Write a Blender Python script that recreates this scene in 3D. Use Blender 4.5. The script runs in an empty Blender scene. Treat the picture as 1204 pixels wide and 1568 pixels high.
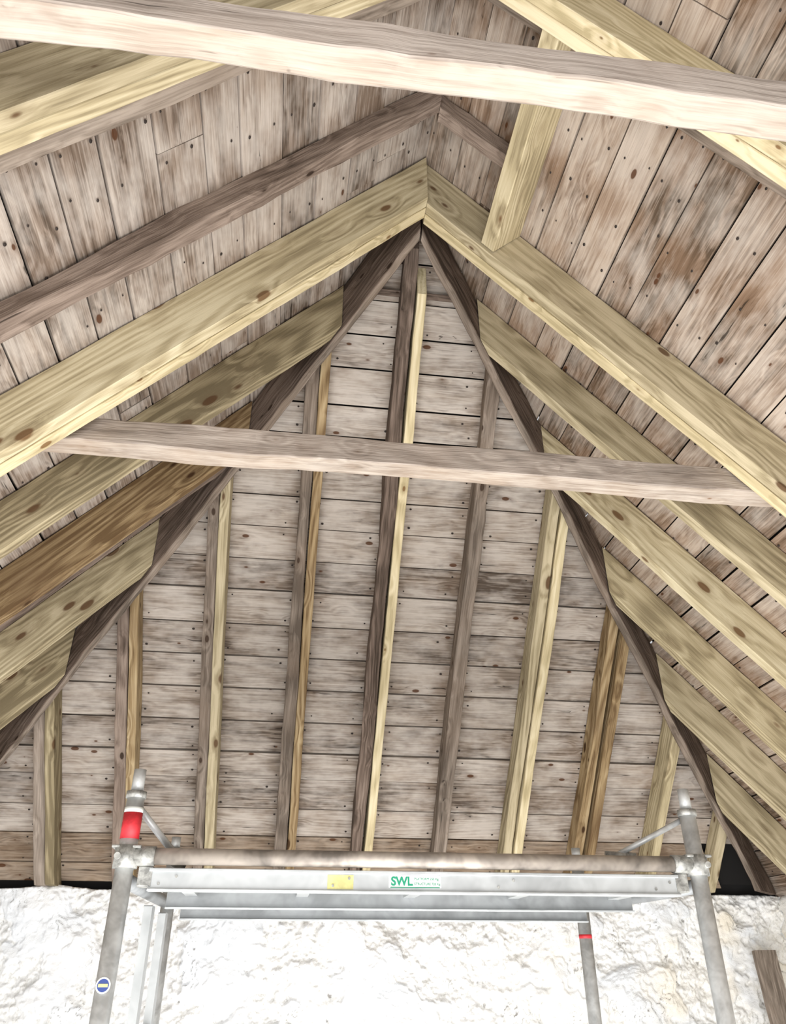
import bpy, math, random
from mathutils import Vector, Matrix, noise
random.seed(7)
CZ=1.6
X0=.42; ZR=3.01+CZ; YE=2.17; ALPHA=math.radians(46.8); TA=math.tan(ALPHA); CA=math.cos(ALPHA); SA=math.sin(ALPHA)
WALLY=4.6; YBACK=-1.8
scene=bpy.context.scene
scene.view_settings.view_transform='Standard'
# ---------------------------------------------------------------- materials
def lin(c): return tuple(((v/255)/12.92 if v/255<=.04045 else ((v/255+.055)/1.055)**2.4) for v in c)+(1,)
class NT:
    def __init__(s,name):
        s.m=bpy.data.materials.new(name); s.m.use_nodes=True; s.t=s.m.node_tree; s.b=s.t.nodes['Principled BSDF']
    def n(s,ty,**k):
        nd=s.t.nodes.new(ty)
        for a,v in k.items(): setattr(nd,a,v)
        return nd
    def l(s,a,b): s.t.links.new(a,b)
    def math(s,op,a,b=None,clamp=False):
        nd=s.n('ShaderNodeMath',operation=op); nd.use_clamp=clamp
        for i,v in enumerate((a,b)):
            if v is None: continue
            if isinstance(v,(int,float)): nd.inputs[i].default_value=v
            else: s.l(v,nd.inputs[i])
        return nd.outputs[0]
    def vmul(s,v,sc,add=(0,0,0)):
        nd=s.n('ShaderNodeMapping'); s.l(v,nd.inputs[0]); nd.inputs['Scale'].default_value=sc; nd.inputs['Location'].default_value=add
        return nd.outputs[0]
    def noise(s,v,scale=1,detail=2,rough=.55,dist=0):
        nd=s.n('ShaderNodeTexNoise'); s.l(v,nd.inputs['Vector']); nd.inputs['Scale'].default_value=scale; nd.inputs['Detail'].default_value=detail
        nd.inputs['Roughness'].default_value=rough; nd.inputs['Distortion'].default_value=dist
        return nd.outputs[0]
    def vor(s,v,scale=1,rnd=1):
        nd=s.n('ShaderNodeTexVoronoi'); s.l(v,nd.inputs['Vector']); nd.inputs['Scale'].default_value=scale; nd.inputs['Randomness'].default_value=rnd
        return nd
    def ramp(s,f,stops,interp='LINEAR'):
        nd=s.n('ShaderNodeValToRGB'); s.l(f,nd.inputs[0]); cr=nd.color_ramp; cr.interpolation=interp
        while len(cr.elements)<len(stops): cr.elements.new(.5)
        for e,(p,c) in zip(cr.elements,stops): e.position=p; e.color=c
        return nd.outputs[0]
    def mr(s,f,a,b,c=0,d=1):
        nd=s.n('ShaderNodeMapRange'); s.l(f,nd.inputs[0])
        for i,v in enumerate((a,b,c,d)): nd.inputs[i+1].default_value=v
        return nd.outputs[0]
    def mix(s,f,a,b,mode='MIX'):
        nd=s.n('ShaderNodeMix',data_type='RGBA',blend_type=mode)
        for i,v in ((0,f),(6,a),(7,b)):
            if isinstance(v,(int,float,tuple)): nd.inputs[i].default_value=v
            else: s.l(v,nd.inputs[i])
        return nd.outputs[2]
    def bump(s,h,strength,dist):
        nd=s.n('ShaderNodeBump'); nd.inputs['Strength'].default_value=strength; nd.inputs['Distance'].default_value=dist
        s.l(h,nd.inputs['Height']); s.l(nd.outputs[0],s.b.inputs['Normal'])

def wood(name,dark,mid,light,knot=(80,50,30),wash=0,washcol=(222,214,208),stain=0,staincol=(120,85,58),rough=.9,knots=.13,bump=.5,spread=.25,bay=None,kscale=(6,12,12),fine=.35,ring=.10,crack=0):
    t=NT(name); a=t.n('ShaderNodeAttribute',attribute_name='gc').outputs['Vector']
    r=t.math('SUBTRACT',t.n('ShaderNodeAttribute',attribute_name='rnd').outputs['Fac'],.5)
    kn=t.vor(t.vmul(a,kscale))
    ksp=t.n('ShaderNodeSeparateColor'); t.l(kn.outputs['Color'],ksp.inputs[0])
    kd=t.math('ADD',kn.outputs['Distance'],t.mr(ksp.outputs[1],0,1,-.02,.12))
    soft=t.mr(kd,0,.5,.03,0)
    comb=t.n('ShaderNodeCombineXYZ'); t.l(soft,comb.inputs[1]); t.l(soft,comb.inputs[2])
    add=t.n('ShaderNodeVectorMath',operation='ADD'); t.l(a,add.inputs[0]); t.l(comb.outputs[0],add.inputs[1]); P=add.outputs[0]
    n1=t.noise(t.vmul(P,(1.8,26,26)),1,3,.75)
    n2=t.noise(t.vmul(a,(7,170,170)),1,1.5,.7)
    n3=t.noise(t.vmul(a,(3.0,3.4,3.4)),1,2.5,.6)
    rings=t.math('SINE',t.math('MULTIPLY',t.noise(t.vmul(P,(.55,6,6)),1,0,.4),95))
    f=t.math('ADD',t.math('MULTIPLY',n1,.95-fine),t.math('MULTIPLY',n2,fine))
    f=t.math('ADD',f,t.math('MULTIPLY',n3,.3))
    f=t.math('ADD',f,t.math('MULTIPLY',rings,ring*.5))
    f=t.math('ADD',f,t.math('MULTIPLY',r,spread))
    col=t.ramp(f,[(.45,lin(dark)),(.62,lin(mid)),(.82,lin(light))])
    if bay:
        ax,per,ph=bay
        co=t.n('ShaderNodeSeparateXYZ'); t.l(t.n('ShaderNodeTexCoord').outputs['Object'],co.inputs[0])
        bw=t.math('ABSOLUTE',t.math('SINE',t.math('MULTIPLY',t.math('SUBTRACT',co.outputs[ax],ph),math.pi/per)))
    if stain:
        sv=t.math('ADD',n3,t.math('MULTIPLY',r,-.08))
        if bay: sv=t.math('ADD',sv,t.mr(bw,.15,.75,.08,-.05))
        col=t.mix(t.mr(sv,.46,.70,0,stain),col,lin(staincol))
    if wash:
        wn=t.noise(t.vmul(a,(5.5,10,10),(2,9,4)),1,3.5,.65)
        wv=t.math('ADD',wn,t.math('MULTIPLY',r,.06))
        wv=t.math('ADD',wv,t.math('MULTIPLY',t.math('SUBTRACT',n2,.5),.30))
        wv=t.math('ADD',wv,t.math('MULTIPLY',rings,.02))
        if bay: wv=t.math('ADD',wv,t.mr(bw,.2,.9,-.08,.06))
        col=t.mix(t.mr(wv,.36,.70,0,wash),col,lin(washcol))
    if crack:
        col=t.mix(t.mr(n1,.325,.29,0,crack),col,lin(tuple(v*.5 for v in dark)))
    km=t.mr(kd,knots*.75,knots,1,0)
    halo=t.mr(kd,knots,knots*2.2,.35,0)
    col=t.mix(halo,col,t.mix(.5,col,lin(knot)))
    col=t.mix(t.math('MULTIPLY',km,.9),col,lin(knot))
    t.l(col,t.b.inputs['Base Color']); t.b.inputs['Roughness'].default_value=rough
    t.b.inputs['Specular IOR Level'].default_value=.08
    t.bump(n2,bump,.003)
    return t.m
def plain(name,c,rough=.5,metal=0,var=0.0,scale=8):
    t=NT(name); co=t.n('ShaderNodeTexCoord').outputs['Object']
    if var:
        n=t.noise(co,scale,3,.65,.3)
        d=tuple(max(0,v*(1-var)) for v in c); l2=tuple(min(255,v*(1+var*.4)) for v in c)
        t.l(t.ramp(n,[(.35,lin(d)),(.62,lin(l2))]),t.b.inputs['Base Color'])
        t.l(t.mr(n,.3,.7,rough*.8,min(1,rough*1.25)),t.b.inputs['Roughness'])
    else:
        t.b.inputs['Base Color'].default_value=lin(c); t.b.inputs['Roughness'].default_value=rough
    t.b.inputs['Metallic'].default_value=metal
    return t.m
M_BOARD_H=wood('limewashed_boards_hip',(88,77,68),(136,123,111),(174,161,148),wash=.6,washcol=(205,197,189),stain=.45,staincol=(120,101,85),spread=.20,bay=(0,.41,X0),knots=.12,crack=.8)
M_BOARD_L=wood('limewashed_boards_left',(84,72,62),(129,114,102),(168,153,140),wash=.58,washcol=(202,194,186),stain=.55,staincol=(108,90,75),spread=.20,bay=(1,.39,2.07),knots=.12,crack=.8)
M_BOARD_R=wood('limewashed_boards_right',(86,72,59),(134,115,99),(172,154,137),wash=.48,washcol=(203,194,184),stain=.55,staincol=(124,97,75),spread=.24,bay=(1,.39,2.07),knots=.12,crack=.8)
M_EAVE=wood('eave_boards',(86,72,60),(134,115,97),(170,152,132),stain=.5,staincol=(104,86,70),wash=.45,washcol=(182,170,156),crack=.7)
M_NEW=wood('treated_softwood',(146,133,105),(182,168,136),(209,197,166),knot=(108,80,54),bump=.3,kscale=(4.5,10,10),knots=.17,fine=.3,ring=.18)
M_NEW2=wood('treated_softwood_olive',(126,114,90),(163,150,121),(194,181,152),knot=(92,68,48),bump=.3,kscale=(4.5,10,10),knots=.18,fine=.3,ring=.18)
M_NEW3=wood('treated_softwood_bright',(178,163,128),(206,191,155),(225,212,180),knot=(120,90,58),bump=.3,fine=.3,ring=.18)
M_HONEY=wood('stained_softwood',(108,87,62),(154,132,99),(188,168,134),knot=(60,40,26),stain=.55,staincol=(104,82,60),bump=.3,kscale=(4.5,10,10),knots=.18,ring=.18)
M_OLDB=wood('old_brown_timber',(76,65,57),(114,99,89),(152,136,124),knot=(52,40,32),bump=1,spread=.25,crack=.7)
M_OLDG=wood('old_grey_timber',(96,86,77),(135,123,112),(172,159,147),knot=(64,50,41),stain=.4,staincol=(114,96,81),bump=1,spread=.25,crack=.7)
M_TIE=wood('weathered_tie_timber',(108,98,90),(146,134,124),(184,172,162),knot=(96,70,50),wash=.25,washcol=(200,191,182),stain=.35,staincol=(134,114,98),bump=.8,crack=.7)
M_TIEU=wood('tie_underside_painted_light',(122,109,97),(156,142,129),(182,169,156),knot=(112,80,54),wash=.55,washcol=(196,186,176),stain=.4,staincol=(152,128,105),bump=.8,crack=.4)  # paler copy of the tie timber, light from below put into the colour
M_DARK=plain('dark_backing',(16,14,13),.95)
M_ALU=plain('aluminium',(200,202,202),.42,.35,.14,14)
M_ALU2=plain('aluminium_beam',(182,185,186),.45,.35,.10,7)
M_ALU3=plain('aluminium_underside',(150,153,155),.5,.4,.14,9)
M_GALV=plain('galvanised_coupler',(166,166,162),.5,.45,.25,40)
M_RUST=plain('weathered_rail',(166,157,148),.5,.4,.25,9)
M_RED=plain('red_tape',(205,45,55),.5,0,.12,30)
M_WHITE=plain('label_white',(228,232,229),.5)
M_GREEN=plain('label_green',(20,140,105),.5)
M_BLUE=plain('label_blue',(35,60,130),.5)
M_YEL=plain('label_and_reflection_yellow',(214,208,140),.55,0,.12,20)  # round label bar, and the reflection painted on the platform beam
M_PLY=plain('platform_underside',(150,150,147),.6,.2,.15,6)
M_FLOOR=plain('concrete_floor',(196,190,180),.9,0,.1,3)
M_NAIL=plain('nail_heads',(44,35,30),.8)
# wall
t=NT('rough_whitewashed_stone'); co=t.n('ShaderNodeTexCoord').outputs['Object']
chip=t.n('ShaderNodeAttribute',attribute_name='chip').outputs['Fac']
pit=t.n('ShaderNodeAttribute',attribute_name='pit').outputs['Fac']
sx=t.n('ShaderNodeSeparateXYZ'); t.l(co,sx.inputs[0])
na=t.noise(co,2.5,3,.6); nb=t.noise(co,34,3.5,.7)
base=t.ramp(na,[(.35,lin((236,240,245))),(.6,lin((250,251,252)))])
warm=t.math('MULTIPLY',t.mr(sx.outputs[0],1.0,2.7,0,1),t.mr(na,.42,.6,0,.6))
base=t.mix(warm,base,lin((240,225,192)))
c2=t.ramp(nb,[(.30,lin((200,197,190))),(.40,lin((236,235,231))),(.52,lin((250,250,249)))])
col=t.mix(t.math('MULTIPLY',chip,.75),base,c2)
col=t.mix(t.mr(pit,.2,.9,0,.75),col,lin((112,105,98)))
t.l(col,t.b.inputs['Base Color']); t.b.inputs['Roughness'].default_value=.9
t.b.inputs['Specular IOR Level'].default_value=.1
t.bump(nb,.7,.010)
M_WALL=t.m

# ---------------------------------------------------------------- mesh helpers
class MB:
    def __init__(s): s.v=[];s.f=[];s.g=[];s.r=[];s.mi=[];s.mats=[]
    def mat(s,m):
        if m not in s.mats: s.mats.append(m)
        return s.mats.index(m)
    def add(s,vs,fs,gs,r,m):
        o=len(s.v); k=s.mat(m)
        s.v+=vs; s.g+=gs; s.r+=[r]*len(vs)
        for f in fs: s.f.append([i+o for i in f]); s.mi.append(k)
    def obj(s,name,parent=None,smooth=False):
        me=bpy.data.meshes.new(name); me.from_pydata([tuple(v) for v in s.v],[],s.f)
        for m in s.mats: me.materials.append(m)
        me.polygons.foreach_set('material_index',s.mi)
        a=me.attributes.new('gc','FLOAT_VECTOR','POINT'); a.data.foreach_set('vector',[c for g in s.g for c in g])
        b=me.attributes.new('rnd','FLOAT','POINT'); b.data.foreach_set('value',s.r)
        if smooth: me.polygons.foreach_set('use_smooth',[True]*len(s.f))
        me.validate(); me.update()
        o=bpy.data.objects.new(name,me); scene.collection.objects.link(o)
        if parent: o.parent=parent
        return o
def timber(mb,p0,p1,nrm,w,d,mat,cut0=None,cut1=None,rough=.0015,bow=0,r=None,cham=.003,seg=.08,under=None):
    """bar from p0 to p1 (centre line); d measured along nrm, w sideways; cut planes=(point,normal)"""
    p0=Vector(p0);p1=Vector(p1);ax=(p1-p0);L=ax.length;ax.normalize()
    n=Vector(nrm);n=(n-ax*n.dot(ax)).normalized();y=n.cross(ax).normalized()
    hw,hd,c=w/2,d/2,cham
    sec=[(-hw+c,-hd),(hw-c,-hd),(hw,-hd+c),(hw,hd-c),(hw-c,hd),(-hw+c,hd),(-hw,hd-c),(-hw,-hd+c)]
    N=max(2,int(L/seg)); off=Vector((random.uniform(0,90),random.uniform(0,90),random.uniform(0,90)))
    r=random.random() if r is None else r
    vs=[];gs=[];fs=[]
    def tc(o,cut,de):
        if cut is None: return de
        q,nn=Vector(cut[0]),Vector(cut[1]); dn=ax.dot(nn)
        return (q-o).dot(nn)/dn
    for i in range(N+1):
        for (a,b) in sec:
            o=p0+y*a+n*b
            t0=tc(o,cut0,0);t1=tc(o,cut1,L); tt=t0+(t1-t0)*i/N
            q=o+ax*tt
            k=noise.noise_vector(Vector((tt*2,a*10,b*10))+off)
            k2=noise.noise_vector(Vector((tt*14,a*30,b*30))+off)
            bw=math.sin(math.pi*i/N)*bow
            sc=0 if i in(0,N) else 1
            dd=(k*rough*2.5+k2*rough)
            q=q+y*dd.x*sc+n*(dd.y*sc+bw)
            vs.append(q); gs.append((off.x+tt,off.y+a,off.z+b))
    for i in range(N):
        for j in range(8):
            k=(j+1)%8; fs.append([i*8+j,i*8+k,(i+1)*8+k,(i+1)*8+j])
    fs.append([7,6,5,4,3,2,1,0]); fs.append([N*8+j for j in range(8)])
    f0=len(mb.mi)
    mb.add(vs,fs,gs,r,mat)
    if under:
        u=mb.mat(under)
        for i in range(N): mb.mi[f0+i*8]=u
def prism(mb,quad,nrm,th,a,s,o,mat,r=None):
    """board: quad of 4 world points (inner face), thickness along nrm"""
    off=Vector((random.uniform(0,90),random.uniform(0,90),random.uniform(0,90)))
    r=random.random() if r is None else r
    vs=[Vector(q) for q in quad]+[Vector(q)+nrm*th for q in quad]
    gs=[]
    for v in vs:
        d=v-o; gs.append((off.x+d.dot(a),off.y+d.dot(s),off.z+d.dot(nrm)))
    mb.add(vs,[[0,1,2,3],[7,6,5,4],[0,4,5,1],[1,5,6,2],[2,6,7,3],[3,7,4,0]],gs,r,mat)
def nail(mb,c,a,s,n,r):
    k=6; ph=random.random(); vs=[c+a*math.cos(6.283*i/k+ph)*r+s*math.sin(6.283*i/k+ph)*r*.8-n*.0015 for i in range(k)]+[c-n*.004]
    mb.add(vs,[[i,(i+1)%k,k] for i in range(k)],[(0,0,0)]*(k+1),.5,M_NAIL)

# ---------------------------------------------------------------- ceiling slopes
BW=.165
def slope(name,o,a,s,n,lo,hi,smax,mat,joint=1.6,eave=None,lines=(),short=None):
    """o = ridge point, a = along board, s = down slope, n outward; lo/hi(s) limits along a"""
    mb=MB(); sv=.002
    while sv<smax:
        w=BW*random.uniform(.86,1.1); s0=sv; s1=min(sv+w-random.uniform(.004,.010),smax)
        sv+=w
        if s1<=s0: break
        l0,l1,h0,h1=lo(s0),lo(s1),hi(s0),hi(s1)
        if short and s0>short[0]: h0-=short[1]; h1-=short[1]+random.uniform(0,.04)
        e=random.uniform(-.005,.003)
        st=min(l0,l1)+random.uniform(.5,1)*joint; cuts=[]
        while st<max(h0,h1)-.3:
            cuts.append(st); st+=random.uniform(joint*.7,joint*1.5)
        edges=[(l0,l1)]+[(c,c) for c in cuts if c>max(l0,l1) and c<min(h0,h1)]+[(h0,h1)]
        rb=random.random()
        for i in range(len(edges)-1):
            A,B=edges[i],edges[i+1]; g=.001
            z=random.uniform(-.002,.002)+e
            q=[o+a*(A[0]+g)+s*s0+n*z,o+a*(B[0]-g)+s*s0+n*z,o+a*(B[1]-g)+s*s1+n*(z+random.uniform(-.003,.003)),o+a*(A[1]+g)+s*s1+n*z]
            m=mat
            if eave and s0>smax-eave: m=M_EAVE
            prism(mb,q,n,.02,a,s,o,m,r=min(1,max(0,rb+random.uniform(-.15,.15))))
        for L in lines:
            for fr in (.2,.8):
                if random.random()<.8 and max(l0,l1)+.02<L<min(h0,h1)-.02:
                    p=o+a*(L+random.uniform(-.035,.035))+s*(s0+(s1-s0)*(fr+random.uniform(-.08,.08)))+n*(e-.002)
                    nail(mb,p,a,s,n,random.uniform(.004,.0075))
    q=[o+a*lo(0)+n*.03,o+a*hi(0)+n*.03,o+a*hi(smax)+s*smax+n*.03,o+a*lo(smax)+s*smax+n*.03]
    prism(mb,q,n,.02,a,s,o,M_DARK)
    return mb.obj(name)
H=ZR-(CZ+.40)          # vertical drop ridge -> eave
SM=H/SA
yl=[2.02+.39*k+.06 for k in range(-9,7)]+[2.02+.39*k-.13 for k in range(-9,7)]
slope('ceiling_left',Vector((X0,0,ZR)),Vector((0,1,0)),Vector((-CA,0,-SA)),Vector((-SA,0,CA)),lambda s:YBACK,lambda s:YE+s*CA,SM+.05,M_BOARD_L,5,lines=yl)
slope('ceiling_right',Vector((X0,0,ZR)),Vector((0,1,0)),Vector((CA,0,-SA)),Vector((SA,0,CA)),lambda s:YBACK,lambda s:YE+s*CA,SM+.05,M_BOARD_R,4.2,lines=yl)
slope('ceiling_hip',Vector((X0,YE,ZR)),Vector((1,0,0)),Vector((0,CA,-SA)),Vector((0,SA,CA)),lambda s:-s*CA,lambda s:s*CA,SM-.008,M_BOARD_H,9,eave=.40,lines=[.41*k+d for k in range(-6,7) for d in (.07,-.07)],short=(SM-.36,.30))
RUN=H/TA
mb=MB(); timber(mb,(X0,YBACK,ZR+.035),(X0,YE+.02,ZR+.035),(0,0,1),.12,.07,M_DARK,rough=0); mb.obj('ridge_light_block')  # added bar over the ridge gap, keeps outside light out
ZW=CZ+.37
mb=MB(); timber(mb,(X0-RUN-.3,WALLY+.13,ZW+.05),(X0+RUN+.3,WALLY+.13,ZW+.05),(0,0,1),.1,.14,M_DARK); mb.obj('eave_light_block')  # added dark block behind the eave gap, stops outside light and darkens it
for sd in (-1,1):
    mb=MB(); timber(mb,(X0+sd*(RUN+.16),YBACK,ZW+.02),(X0+sd*(RUN+.16),WALLY+.2,ZW+.02),(0,0,1),.1,.12,M_OLDB); mb.obj('eave_light_block')  # added block along the side eave against outside light

# ---------------------------------------------------------------- rafters on the two long slopes
FEET=((0,0,ZW+.004),(0,0,1))
def rafter(side,y0,y1,depth,mat,top=None,name='common_rafter',bot=None,mb=None,drop=0,rough=.0015):
    """side=-1 left,+1 right; occupies y0..y1; depth perpendicular below the boards"""
    own=mb is None
    if own: mb=MB()
    s=Vector((side*CA,0,-SA)); n=Vector((side*SA,0,CA))
    c=Vector((X0,(y0+y1)/2,ZR))-n*(depth/2+.006+drop)
    p0=c; p1=c+s*(SM+.02)
    if top is None: top=((X0+side*.0008,0,0),(1,0,0))
    if bot is None: bot=FEET
    timber(mb,p0,p1,n,y1-y0,depth,mat,top,bot,rough=rough)
    if own: return mb.obj(name)
    return mb
def hipcut(side): return ((X0+side*.03,YE,0),(side*1,-1,0))
OLD=.078; NEW=.186
for side in (-1,1):
    L=side<0; dy=-.03 if L else 0
    for y in (-1.2,-.4,.40):
        rafter(side,y,y+.05,OLD,M_OLDG,rough=.003)
    rafter(side,.78,.84,OLD,M_OLDG,rough=.003)
    a0=1.045 if L else 1.095
    mb=MB(); rafter(side,a0,a0+.046,NEW,M_NEW2 if L else M_NEW3,mb=mb); rafter(side,a0+.048,a0+.093,NEW,M_NEW if L else M_NEW3,mb=mb,drop=-.004); mb.obj('common_rafter')
    k=.16 if L else .115
    rafter(side,a0+k,a0+k+.055,OLD,M_OLDG,rough=.003)
    if L: rafter(side,1.66,1.725,OLD,M_OLDB,rough=.005)
    else: rafter(side,1.70,1.765,OLD,M_OLDB,bot=((X0+.325,0,0),(1,0,0)),rough=.005)
    mb=MB(); rafter(side,2.02+dy,2.068+dy,NEW,M_NEW2 if not L else M_NEW,mb=mb); rafter(side,2.070+dy,2.118+dy,NEW,M_NEW3,mb=mb,drop=.004); mb.obj('principal_rafter')
    mats=[M_NEW2,M_HONEY if L else M_NEW,M_NEW2 if L else M_NEW,M_NEW2,M_NEW2]
    for i,yb in enumerate((2.50,2.88,3.28,3.66,4.05)):
        rafter(side,yb-.05,yb,NEW*.93,mats[i],top=hipcut(side),name='jack_rafter')
    if L: rafter(side,2.885,2.935,NEW*.85,M_OLDB,top=hipcut(side),name='jack_rafter',rough=.003)
s=Vector((CA,0,-SA)); n=Vector((SA,0,CA))
mb=MB(); c=Vector((X0,0,ZR))+s*(.368/CA)-n*(.085+.008)
timber(mb,c+Vector((0,1.192,0)),c+Vector((0,2.016,0)),n,.07,.168,M_NEW); mb.obj('trimmer')

# ---------------------------------------------------------------- hip rafters
for side in (-1,1):
    mb=MB(); d=Vector((side,1,-TA)); n=Vector((side*TA/2,TA/2,1)).normalized()
    DP=.20
    p0=Vector((X0,YE,ZR))-Vector((0,0,.035))-n*DP/2; p1=p0+d*(RUN-.02)
    timber(mb,p0,p1,n,.034,DP,M_OLDB,cut0=((X0+side*.004,0,0),(1,0,0)),cut1=FEET,rough=.005,under=M_OLDG)  # darker sides and paler underside: light from below painted in by material
    mb.obj('hip_rafter')

# ---------------------------------------------------------------- rafters of the hip end
def hiprafter(x,w,depth,mat,name='hip_end_rafter',top=None,rough=.002,tilt=0):
    mb=MB(); s=Vector((tilt,CA,-SA)); n=Vector((0,SA,CA)); h=abs(x-X0)
    p0=Vector((x,YE+h,ZR-h*TA))-n*(depth/2+.006)
    p1=p0+s*(SM-h/CA+.0)
    sd=1 if x>X0 else -1
    if top is None: top=((X0+sd*(-.03),YE,0),(sd,-1,0)) if abs(x-X0)>.06 else ((0,YE+.10,0),(0,1,0))
    timber(mb,p0,p1,n,w,depth,mat,top,FEET,rough=rough); return mb.obj(name)
G=[-1.20,-.80,-.39,.02,.42,.84,1.23,1.64,2.03,2.42]
hiprafter(G[0],.055,.10,M_OLDG,rough=.003); hiprafter(G[0]+.055,.045,.12,M_NEW2)
hiprafter(G[1]-.02,.055,.085,M_OLDB,rough=.004); hiprafter(G[1]+.035,.045,.10,M_HONEY)
hiprafter(G[2]-.025,.05,.10,M_OLDG,rough=.003); hiprafter(G[2]+.025,.045,.12,M_NEW2)
hiprafter(G[3]-.02,.055,.10,M_OLDG,rough=.004); hiprafter(G[3]+.035,.045,.09,M_HONEY)
hiprafter(G[4]-.02,.06,.10,M_OLDB,rough=.005); hiprafter(G[4]+.04,.042,.115,M_NEW3,top=((0,YE+.22,0),(0,1,0)))
hiprafter(G[5],.066,.10,M_OLDG,rough=.005)
hiprafter(G[6]-.02,.05,.11,M_NEW2); hiprafter(G[6]+.035,.045,.12,M_NEW3)
hiprafter(G[7]-.03,.05,.10,M_HONEY,rough=.003); hiprafter(G[7]+.03,.045,.125,M_HONEY)
hiprafter(G[8],.05,.14,M_NEW)
hiprafter(G[9],.05,.10,M_NEW2)
hiprafter(-1.62,.05,.10,M_OLDG)
n=Vector((0,SA,CA))
mb=MB(); yy=YE+.31; c=Vector((X0,yy,ZR-(yy-YE)*TA))-n*.022
timber(mb,c-Vector((.26,0,0)),c+Vector((.26,0,0)),n,.03,.03,M_OLDB); mb.obj('noggin')

# ---------------------------------------------------------------- collar ties
zc=1.475+CZ; hh=.1; xe=(ZR-zc)/TA
for yc,wd,dz in ((2.168,.09,0),(.815,.07,.010)):
    mb=MB()
    timber(mb,(X0-1.6,yc,zc+hh/2),(X0+1.6,yc,zc+hh/2+dz),(0,0,1),wd,hh,M_TIE,
       cut0=((X0-xe+.06,0,zc),(-SA,0,CA)),cut1=((X0+xe-.06,0,zc),(SA,0,CA)),rough=.004,bow=.003,cham=.004,under=M_TIEU)
    mb.obj('collar_tie')

# ---------------------------------------------------------------- walls and floor
def ss(x): x=max(0,min(1,x)); return x*x*(3-2*x)
def rub(x,z):
    p=Vector((x,z,0))
    big=noise.fractal(p*1.6,1,2,3)*.03
    m=noise.fractal(p*2.2+Vector((7,3,1)),.8,2,5)
    chip=ss((m+.12)/.05)
    q=m*7; fl=math.floor(q); terr=(fl+ss((q-fl)/.20))*.008
    rg=noise.fractal(p*17+noise.noise_vector(p*5)*.6,.6,2,5)
    h=big-terr+chip*rg*.020+(1-chip)*(.012+noise.fractal(p*9,.9,2,4)*.009)
    pit=chip*ss((-.6-rg)/.35)*ss(.4+noise.noise(p*2.5)*1.6)
    fr=q-fl
    pit=max(pit,(1 if fr<.10 else 0)*ss(noise.noise(p*6+Vector((0,0,5)))*2.2-.25)*.85)
    return h,chip,pit
def wallmesh(name,x0,x1,z0,z1,place,step,thick,zfine=None):
    nx=int((x1-x0)/step)
    zs=[z0+(z1-z0)*j/int((z1-z0)/step) for j in range(int((z1-z0)/step)+1)]
    if zfine: zs=[z0+(zfine-z0)*j/20 for j in range(20)]+[zfine+(z1-zfine)*j/int((z1-zfine)/step) for j in range(int((z1-zfine)/step)+1)]
    nz=len(zs)-1
    vs=[];fs=[];ch=[];pt=[]
    for j,z_ in enumerate(zs):
        for i in range(nx+1):
            x=x0+(x1-x0)*i/nx; z=z_
            h,c,p=rub(x,z)
            if j==nz: z+=noise.fractal(Vector((x*4,1,2)),1,2,4)*.018; h-=.01
            vs.append(place(x,h,z)); ch.append(c); pt.append(p)
    for j in range(nz):
        for i in range(nx):
            a=j*(nx+1)+i; fs.append((a,a+1,a+nx+2,a+nx+1))
    top=nz*(nx+1); b=len(vs)
    for i in range(nx+1):
        x=x0+(x1-x0)*i/nx; vs.append(place(x,-thick,z1)); ch.append(1); pt.append(0)
    for i in range(nx): fs.append((top+i,top+i+1,b+i+1,b+i))
    me=bpy.data.meshes.new(name); me.from_pydata(vs,[],fs); me.materials.append(M_WALL)
    for nm,dt in (('chip',ch),('pit',pt)):
        a=me.attributes.new(nm,'FLOAT','POINT'); a.data.foreach_set('value',dt)
    me.polygons.foreach_set('use_smooth',[True]*len(fs)); me.update()
    o=bpy.data.objects.new(name,me); scene.collection.objects.link(o); return o
XL=X0-RUN; XR=X0+RUN
wallmesh('wall_far',XL-.05,XR+.05,0,ZW,lambda x,h,z:(x,WALLY-h,z),.0055,.5,zfine=1.2)
wallmesh('wall_left',YBACK,WALLY,0,ZW,lambda x,h,z:(XL+h,x,z),.04,.5)
wallmesh('wall_right',YBACK,WALLY,0,ZW,lambda x,h,z:(XR-h,x,z),.03,.5)
me=bpy.data.meshes.new('floor'); me.from_pydata([(XL-.5,YBACK,0),(XR+.5,YBACK,0),(XR+.5,WALLY+.5,0),(XL-.5,WALLY+.5,0)],[],[(0,1,2,3)]); me.materials.append(M_FLOOR)
o=bpy.data.objects.new('floor',me); scene.collection.objects.link(o)
mb=MB(); timber(mb,(2.66,4.36,0),(2.635,4.46,CZ+.09),(0,1,0),.12,.04,M_OLDG,rough=.002); mb.obj('timber_post')

# ---------------------------------------------------------------- scaffold tower
root=bpy.data.objects.new('scaffold_tower',None); scene.collection.objects.link(root)
def tube(name,p0,p1,r,mat,n=24,par=root,cap=True,r2=None):
    p0=Vector(p0);p1=Vector(p1);ax=(p1-p0).normalized(); u=ax.orthogonal().normalized(); v=ax.cross(u)
    r2=r if r2 is None else r2; mb=MB(); vs=[];fs=[]
    for p,rr in ((p0,r),(p1,r2)):
        for i in range(n):
            a=2*math.pi*i/n; vs.append(p+u*math.cos(a)*rr+v*math.sin(a)*rr)
    for i in range(n): k=(i+1)%n; fs.append([i,k,n+k,n+i])
    fs.append(list(range(n))[::-1]); fs.append([n+i for i in range(n)])
    mb.add(vs,fs,[tuple(q) for q in vs],.5,mat); o=mb.obj(name,par)
    me=o.data
    me.polygons.foreach_set('use_smooth',[len(p.vertices)==4 for p in me.polygons]); me.update()
    return o
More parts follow.
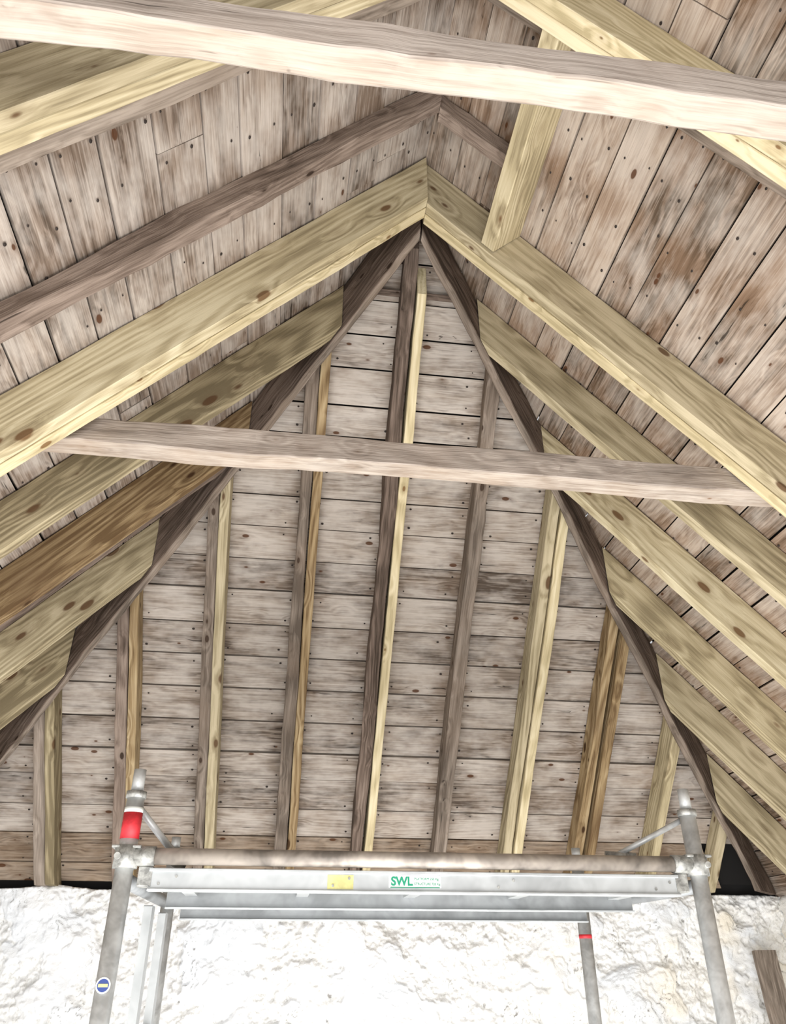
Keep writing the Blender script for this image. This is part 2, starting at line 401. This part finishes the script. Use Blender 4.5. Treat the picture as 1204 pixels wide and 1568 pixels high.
def box(name,lo,hi,mat,bev=.003,par=root):
    mb=MB(); a=Vector(lo);b=Vector(hi);c=(a+b)/2
    timber(mb,(a.x,c.y,c.z),(b.x,c.y,c.z),(0,0,1),b.y-a.y,b.z-a.z,mat,rough=0,cham=min(bev,(b.y-a.y)/4,(b.z-a.z)/4),seg=10)
    return mb.obj(name,par)
LX,RX,FY,BY=-.46,1.365,2.6,3.58; ZJ=CZ+.298
for i,(x,y,topz) in enumerate(((LX,FY,.475),(RX,FY,.46),(LX+.02,BY,.435),(RX-.05,BY,.42))):
    tube('leg_%d'%(i+1),(x,y,0),(x,y,CZ+topz),.027,M_ALU)
    sp=.075 if i<2 else .05
    tube('spigot_%d'%(i+1),(x,y,CZ+topz),(x,y,CZ+topz+sp),.019,M_ALU)
    tube('spigot_collar_%d'%(i+1),(x,y,CZ+topz-.012),(x,y,CZ+topz+.008),.031,M_GALV)
    tube('foot_%d'%(i+1),(x,y,0.001),(x,y,.02),.06,M_GALV)
tube('red_marker_sleeve',(LX,FY,CZ+.345),(LX,FY,CZ+.42),.0285,M_RED)
tube('white_marker_sleeve',(LX,FY,CZ+.42),(LX,FY,CZ+.435),.0283,M_WHITE)
tube('small_red_marker',(RX-.05,BY,CZ+.115),(RX-.05,BY,CZ+.13),.0275,M_RED)
tube('ledger_front',(LX,FY,ZJ),(RX,FY,ZJ),.024,M_RUST)
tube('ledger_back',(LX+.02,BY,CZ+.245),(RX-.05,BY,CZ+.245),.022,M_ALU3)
for i,x in enumerate((LX,RX)):
    tube('coupler_ring_%d'%(i+1),(x,FY,ZJ-.035),(x,FY,ZJ+.028),.036,M_GALV)
    sd=1 if i==0 else -1
    tube('coupler_socket_%d'%(i+1),(x+sd*.02,FY,ZJ),(x+sd*.085,FY,ZJ),.028,M_GALV)
    tube('coupler_bolt_%d'%(i+1),(x-sd*.02,FY-.040,ZJ-.004),(x-sd*.02,FY+.03,ZJ-.004),.010,M_GALV,12)
    box('coupler_wedge_%d'%(i+1),(x-.042,FY-.03,ZJ+.02),(x+.042,FY+.03,ZJ+.028),M_GALV)
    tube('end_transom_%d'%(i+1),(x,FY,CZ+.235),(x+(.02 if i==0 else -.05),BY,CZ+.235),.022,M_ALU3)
px0,px1=LX+.075,RX-.075; zb,ztp=CZ+.203,CZ+.266
box('platform_side_beam_front',(px0,FY+.0,zb),(px1,FY+.035,ztp),M_ALU2,.004)
box('platform_beam_lip_front',(px0,FY-.008,ztp-.010),(px1,FY+.004,ztp),M_ALU2,.002)
box('platform_beam_foot_front',(px0,FY-.008,zb),(px1,FY+.004,zb+.008),M_ALU2,.002)
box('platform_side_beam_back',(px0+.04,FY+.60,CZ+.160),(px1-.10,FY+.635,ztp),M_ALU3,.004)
box('platform_beam_foot_back',(px0+.04,FY+.585,CZ+.156),(px1-.10,FY+.60,CZ+.162),M_ALU2,.001)
box('platform_deck',(px0,FY+.03,ztp-.022),(px1,FY+.605,ztp-.008),M_PLY)
for k in range(5):
    x=px0+.1+k*(px1-px0-.2)/4
    box('platform_cross_rib_%d'%(k+1),(x-.02,FY+.03,zb+.012),(x+.02,FY+.605,ztp-.02),M_ALU2)
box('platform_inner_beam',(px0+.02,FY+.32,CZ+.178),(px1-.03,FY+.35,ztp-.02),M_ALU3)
box('platform_beam_foot_inner',(px0+.02,FY+.305,CZ+.175),(px1-.03,FY+.32,CZ+.181),M_ALU2,.001)
for i,x in enumerate((px0-.012,px1+.012)):
    box('platform_end_plate_%d'%(i+1),(x-.02,FY-.004,zb+.012),(x+.02,FY+.05,ztp+.004),M_GALV)
for i in range(8):
    x=px0+.03+ (i%2)*.05+(i//2)*(px1-px0-.11)/3
    tube('rivet_%d'%(i+1),(x,FY-.004,zb+.02+(i%2)*.02),(x,FY+.002,zb+.02+(i%2)*.02),.004,M_GALV,10)
def sticker(name,x0,x1,z0,z1,mat,y): return box(name,(x0,y-.0012,z0),(x1,y,z1),mat,.0002)
sticker('load_label_white',.34,.505,zb+.016,zb+.052,M_WHITE,FY-.0002)
sticker('load_label_green_rule',.345,.50,zb+.016,zb+.0185,M_GREEN,FY-.0016)
sticker('painted_yellow_reflection',.15,.23,zb+.010,zb+.050,M_YEL,FY-.0002)  # yellow light reflection on the beam, painted as a flat patch
def text(name,s,x,z,size,mat):
    cu=bpy.data.curves.new(name,'FONT'); cu.body=s; cu.size=size; cu.extrude=.0003
    if size>.02: cu.offset=.0012
    o=bpy.data.objects.new(name,cu); scene.collection.objects.link(o); o.parent=root
    o.location=(x,FY-.0022,z); o.rotation_euler=(math.pi/2,0,0); cu.materials.append(mat)
text('load_label_text','SWL',.347,zb+.023,.034,M_GREEN)
text('load_label_line_1','PLATFORM 250 Kg',.42,zb+.038,.0095,M_GREEN)
text('load_label_line_2','STRUCTURE 720 Kg',.42,zb+.024,.0095,M_GREEN)
zl=CZ-.035
tube('round_label',(LX-.001,FY-.0275,zl),(LX-.001,FY-.029,zl),.020,M_WHITE,24)
tube('round_label_blue',(LX-.001,FY-.029,zl),(LX-.001,FY-.0295,zl),.016,M_BLUE,24)
box('round_label_bar',(LX-.014,FY-.0305,zl-.004),(LX+.012,FY-.0296,zl+.004),M_YEL,.0002)
tube('brace_left',(LX+.01,FY+.03,CZ+.44),(LX+.13,FY+.16,CZ+.315),.011,M_ALU)
tube('brace_left_clip',(LX+.115,FY+.15,CZ+.31),(LX+.15,FY+.18,CZ+.29),.018,M_GALV)
tube('brace_right',(RX-.01,FY+.02,CZ+.44),(RX-.25,FY+.10,CZ+.325),.009,M_ALU)
tube('brace_right_clip',(RX-.27,FY+.10,CZ+.335),(RX-.17,FY+.08,CZ+.328),.013,M_GALV)
for i,(x,y) in enumerate(((-.43,3.02),(-.43,3.40))):
    box('ladder_stile_%d'%(i+1),(x-.014,y-.035,.01),(x+.014,y+.035,CZ+.19),M_ALU2)
for k in range(6):
    z=.22+k*.24
    tube('ladder_rung_%d'%(k+1),(-.43,3.02,z),(-.43,3.40,z),.014,M_ALU)

# ---------------------------------------------------------------- lights
def area(name,loc,rot,sx,sy,power,col=(1,1,1)):
    l=bpy.data.lights.new(name,'AREA'); l.shape='RECTANGLE'; l.size=sx; l.size_y=sy; l.energy=power; l.color=col
    o=bpy.data.objects.new(name,l); scene.collection.objects.link(o); o.location=loc; o.rotation_euler=rot; return o
area('fill_light_low',(.35,1.4,.12),(math.pi,0,0),2.8,2.8,168,(1,.995,.985))  # added upward fill for the undersides, no actual lamp stands there
area('wall_fill_light',(.5,3.0,.30),(math.radians(115),0,0),3.0,.5,13,(1,1,1))  # added fill aimed at the far wall to brighten it, no actual lamp
area('rear_fill_light',(-.4,-1.6,1.1),(math.radians(112),0,math.radians(-4)),2.6,2.0,92,(1,.995,.985))  # added fill from behind the camera, no doorway is known there
w=bpy.data.worlds.new('world'); scene.world=w; w.use_nodes=True
w.node_tree.nodes['Background'].inputs[0].default_value=(.95,.97,1,1); w.node_tree.nodes['Background'].inputs[1].default_value=.7

# ---------------------------------------------------------------- camera
th,ps,ro=math.radians(30.98),math.radians(7.78),math.radians(-.09)
F=Vector((math.sin(ps)*math.cos(th),math.cos(ps)*math.cos(th),math.sin(th)))
R=Vector((math.cos(ps),-math.sin(ps),0)); U=R.cross(F)
R2=R*math.cos(ro)+U*math.sin(ro); U2=-R*math.sin(ro)+U*math.cos(ro)
cd=bpy.data.cameras.new('camera'); co=bpy.data.objects.new('camera',cd); scene.collection.objects.link(co)
M=Matrix((R2,U2,-F)).transposed().to_4x4(); M.translation=Vector((0,0,CZ)); co.matrix_world=M
cd.sensor_fit='HORIZONTAL'; cd.sensor_width=36; cd.lens=36*1169/1204; cd.clip_start=.02
scene.camera=co
